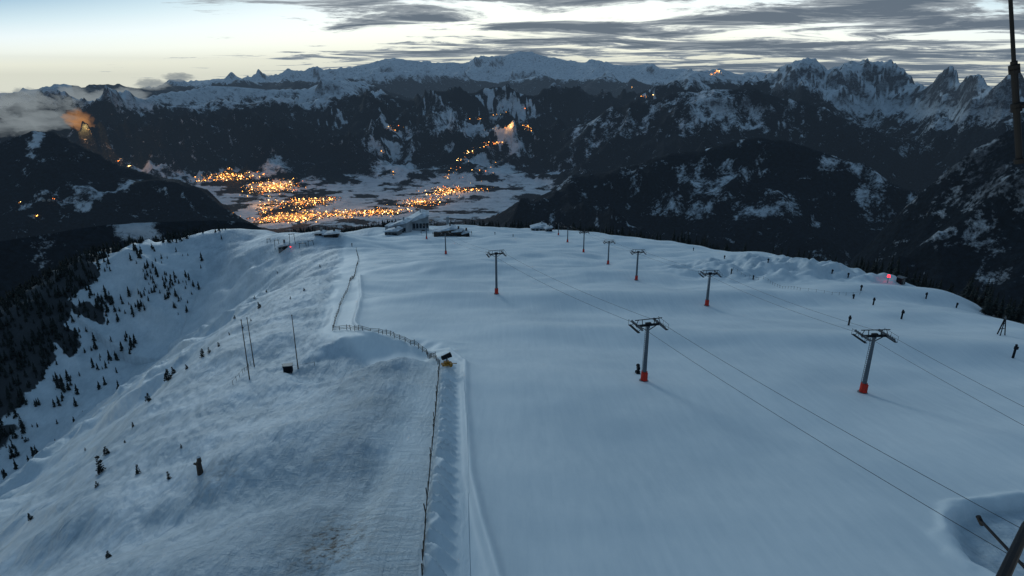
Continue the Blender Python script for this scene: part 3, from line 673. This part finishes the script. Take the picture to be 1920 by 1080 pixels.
for p,g in zip(locate([g[0] for g in GL],[g[1] for g in GL],RS[520:]),GL):
    if not p: continue
    ld=bpy.data.lights.new('town_glow','POINT'); ld.energy=950000*g[2]*(p[2]/6500)**2; ld.color=(1,.42,.10); ld.shadow_soft_size=20
    lo=bpy.data.objects.new('street_glow_light',ld); COL.objects.link(lo); lo.location=(p[0],p[1],gz(p[0],p[1])+110)
print('town',len(pts),time.time()-T0)
# ------------------------------------------------------------------ haze volume
def vol(name,absn,col):
    m,nt,N,L=new_mat(name); o=N.new('ShaderNodeOutputMaterial'); a=N.new('ShaderNodeVolumeAbsorption'); a.inputs['Color'].default_value=(0,0,0,1); a.inputs['Density'].default_value=absn
    e=N.new('ShaderNodeEmission'); e.inputs['Color'].default_value=list(col)+[1]; e.inputs['Strength'].default_value=absn  # volume emits its own light in place of scattered skylight
    ad=N.new('ShaderNodeAddShader'); L.new(a.outputs[0],ad.inputs[0]); L.new(e.outputs[0],ad.inputs[1]); L.new(ad.outputs[0],o.inputs['Volume']); m.cycles.emission_sampling='NONE'
    return m
hz=MB().cyl((0,0,-2300),(0,0,900),43500,43500,72).mesh('haze_volume',vol('thin_haze',1/95000,(.105,.165,.24))); obj('haze_volume',hz,kind='structure')  # haze drum around the scene; air light is put in as emission
mc=vol('cloud_vapour',1/240,(.24,.27,.28)); mglow=vol('self_glowing_mist',1/300,(.55,.24,.07)); mist=vol('added_glow_fog',1/300,(.34,.41,.47))  # orange mist glows by its own emission, standing in for village lamplight
for s,(px,py,R,a,b_,c,mm) in enumerate(((10,210,11800,480,330,210,0),(62,196,11900,400,300,220,0),(112,200,11800,380,300,190,0),(160,204,11800,360,280,160,0),(200,190,12600,330,280,170,0),(80,228,11500,480,240,130,0),(240,180,12800,280,240,130,0),(-30,216,11900,420,300,230,0),(285,158,13200,260,220,95,0),(335,144,13600,250,220,75,0),(30,238,11400,330,200,120,0),(135,178,12800,230,240,130,0),(160,238,11300,170,120,150,1),(142,222,11200,150,110,120,1),(174,250,11000,90,90,90,1),(972,190,16500,420,500,75,2),(1000,194,16500,240,400,50,2),(1217,182,12500,300,300,45,2))):  # last three blobs: glowing fog added to brighten the distant valley floor
    X_,Y_,Z_=[float(q) for q in ray(px,py)]; k=R/math.hypot(X_,Y_)
    bm=bmesh.new(); bmesh.ops.create_icosphere(bm,subdivisions=6,radius=1)
    P=np.array([v.co[:] for v in bm.verts]); d=1+(.7 if mm<2 else .35)*fbm(P[:,0]*2.2+P[:,1]*1.3+s*9,P[:,2]*2.2-P[:,1]*1.1,7,600+s,.64)
    for v,dd in zip(bm.verts,d): v.co=v.co*float(dd)
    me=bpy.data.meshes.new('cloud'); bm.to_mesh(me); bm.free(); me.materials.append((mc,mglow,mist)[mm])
    obj('cloud_bank',me,None,(X_*k,Y_*k,Z_*k),-math.atan2(X_,Y_),(a,b_,c),kind='stuff',label=('soft grey cloud bank lying on snowy mountains','orange self-glowing mist between dark mountains','pale glowing fog added over the far valley floor')[mm],category='cloud')
# ------------------------------------------------------------------ world
w=bpy.data.worlds.new('World'); scene.world=w; w.use_nodes=True; nt=w.node_tree; N=nt.nodes; L=nt.links
for n in list(N): N.remove(n)
out=N.new('ShaderNodeOutputWorld'); bg=N.new('ShaderNodeBackground'); L.new(bg.outputs[0],out.inputs[0])
tc=N.new('ShaderNodeTexCoord'); sx=N.new('ShaderNodeSeparateXYZ'); L.new(tc.outputs['Generated'],sx.inputs[0]); X_,Y_,Z_=sx.outputs
gx,gy=math.sin(math.radians(4)),math.cos(math.radians(4))
hl=math_(N,L,'SQRT',math_(N,L,'ADD',math_(N,L,'MULTIPLY',X_,X_),math_(N,L,'MULTIPLY_ADD',Y_,Y_,1e-4)))
xn=math_(N,L,'DIVIDE',X_,hl); yn=math_(N,L,'DIVIDE',Y_,hl)
dt=math_(N,L,'ADD',math_(N,L,'MULTIPLY',xn,gx),math_(N,L,'MULTIPLY',yn,gy)); av=math_(N,L,'SUBTRACT',1,dt)
s_=math_(N,L,'MULTIPLY',Z_,math_(N,L,'MULTIPLY_ADD',av,5.2,.7)); s_=math_(N,L,'ADD',s_,math_(N,L,'MULTIPLY',math_(N,L,'MAXIMUM',math_(N,L,'SUBTRACT',av,.3),0),.25))
rp_=N.new('ShaderNodeValToRGB'); cr=rp_.color_ramp; L.new(s_,rp_.inputs[0])
for i,(p,c) in enumerate([(0,(.98,.97,.78)),(.022,(1.15,1.14,.92)),(.05,(1.15,1.19,1.06)),(.085,(1.0,1.10,1.10)),(.12,(.74,.91,.97)),(.19,(.27,.48,.66)),(.35,(.13,.215,.31)),(1,(.10,.175,.265))]):
    e_=cr.elements[i] if i<2 else cr.elements.new(p)
    e_.position=p; e_.color=list(c)+[1]
zz_=math_(N,L,'ADD',math_(N,L,'MAXIMUM',Z_,-.02),.04)
cu=math_(N,L,'DIVIDE',X_,zz_); cv=math_(N,L,'DIVIDE',Y_,zz_)
cb=N.new('ShaderNodeCombineXYZ'); L.new(cu,cb.inputs[0]); L.new(cv,cb.inputs[1])
cvec=mapping_(N,L,cb.outputs[0],-14,(.48,.62,1),(5.3,1.1,0))
cn=noise_(N,L,cvec,1.0,12,.66,.7)
cn2=noise_(N,L,mapping_(N,L,cb.outputs[0],-12,(.16,.30,1),(7,2,0)),1.0,3,.5)
cov=math_(N,L,'MAXIMUM',math_(N,L,'MINIMUM',math_(N,L,'MULTIPLY_ADD',xn,.45,.13),.125),-.25)
cm=math_(N,L,'ADD',math_(N,L,'ADD',cn,cov),math_(N,L,'MULTIPLY_ADD',cn2,.45,-.225))
cmm=math_(N,L,'MULTIPLY_ADD',cm,15,-8.1,True)
cc=mixc(N,L,math_(N,L,'MULTIPLY_ADD',cm,8,-4.5,True),(.44,.48,.50),(.095,.125,.165))
up=N.new('ShaderNodeMapRange'); L.new(Z_,up.inputs[0]); up.inputs[1].default_value=.30; up.inputs[2].default_value=.16
cmm=math_(N,L,'MULTIPLY',cmm,up.outputs[0])
col=mixc(N,L,math_(N,L,'MULTIPLY',cmm,.96),rp_.outputs[0],cc)
L.new(col,bg.inputs[0]); bg.inputs[1].default_value=1.05
sd=bpy.data.lights.new('dusk_glow_light','SUN'); sd.energy=.64; sd.angle=math.radians(13); sd.color=(.80,.95,1)  # sun-type lamp added for horizon glow and snow relief; sun itself has set
so=bpy.data.objects.new('dusk_glow_light',sd); COL.objects.link(so); so.rotation_euler=Vector((-.42,.85,.26)).to_track_quat('Z','Y').to_euler()
# ------------------------------------------------------------------ camera
cd=bpy.data.cameras.new('camera'); cd.sensor_width=36; cd.lens=F/1920*36; cd.clip_start=.1; cd.clip_end=200000
co=bpy.data.objects.new('camera',cd); COL.objects.link(co); co.rotation_euler=(math.pi/2-PITCH,0,0); scene.camera=co
scene.view_settings.view_transform='Standard'; scene.view_settings.look='None'; scene.view_settings.exposure=0
print('done',time.time()-T0)
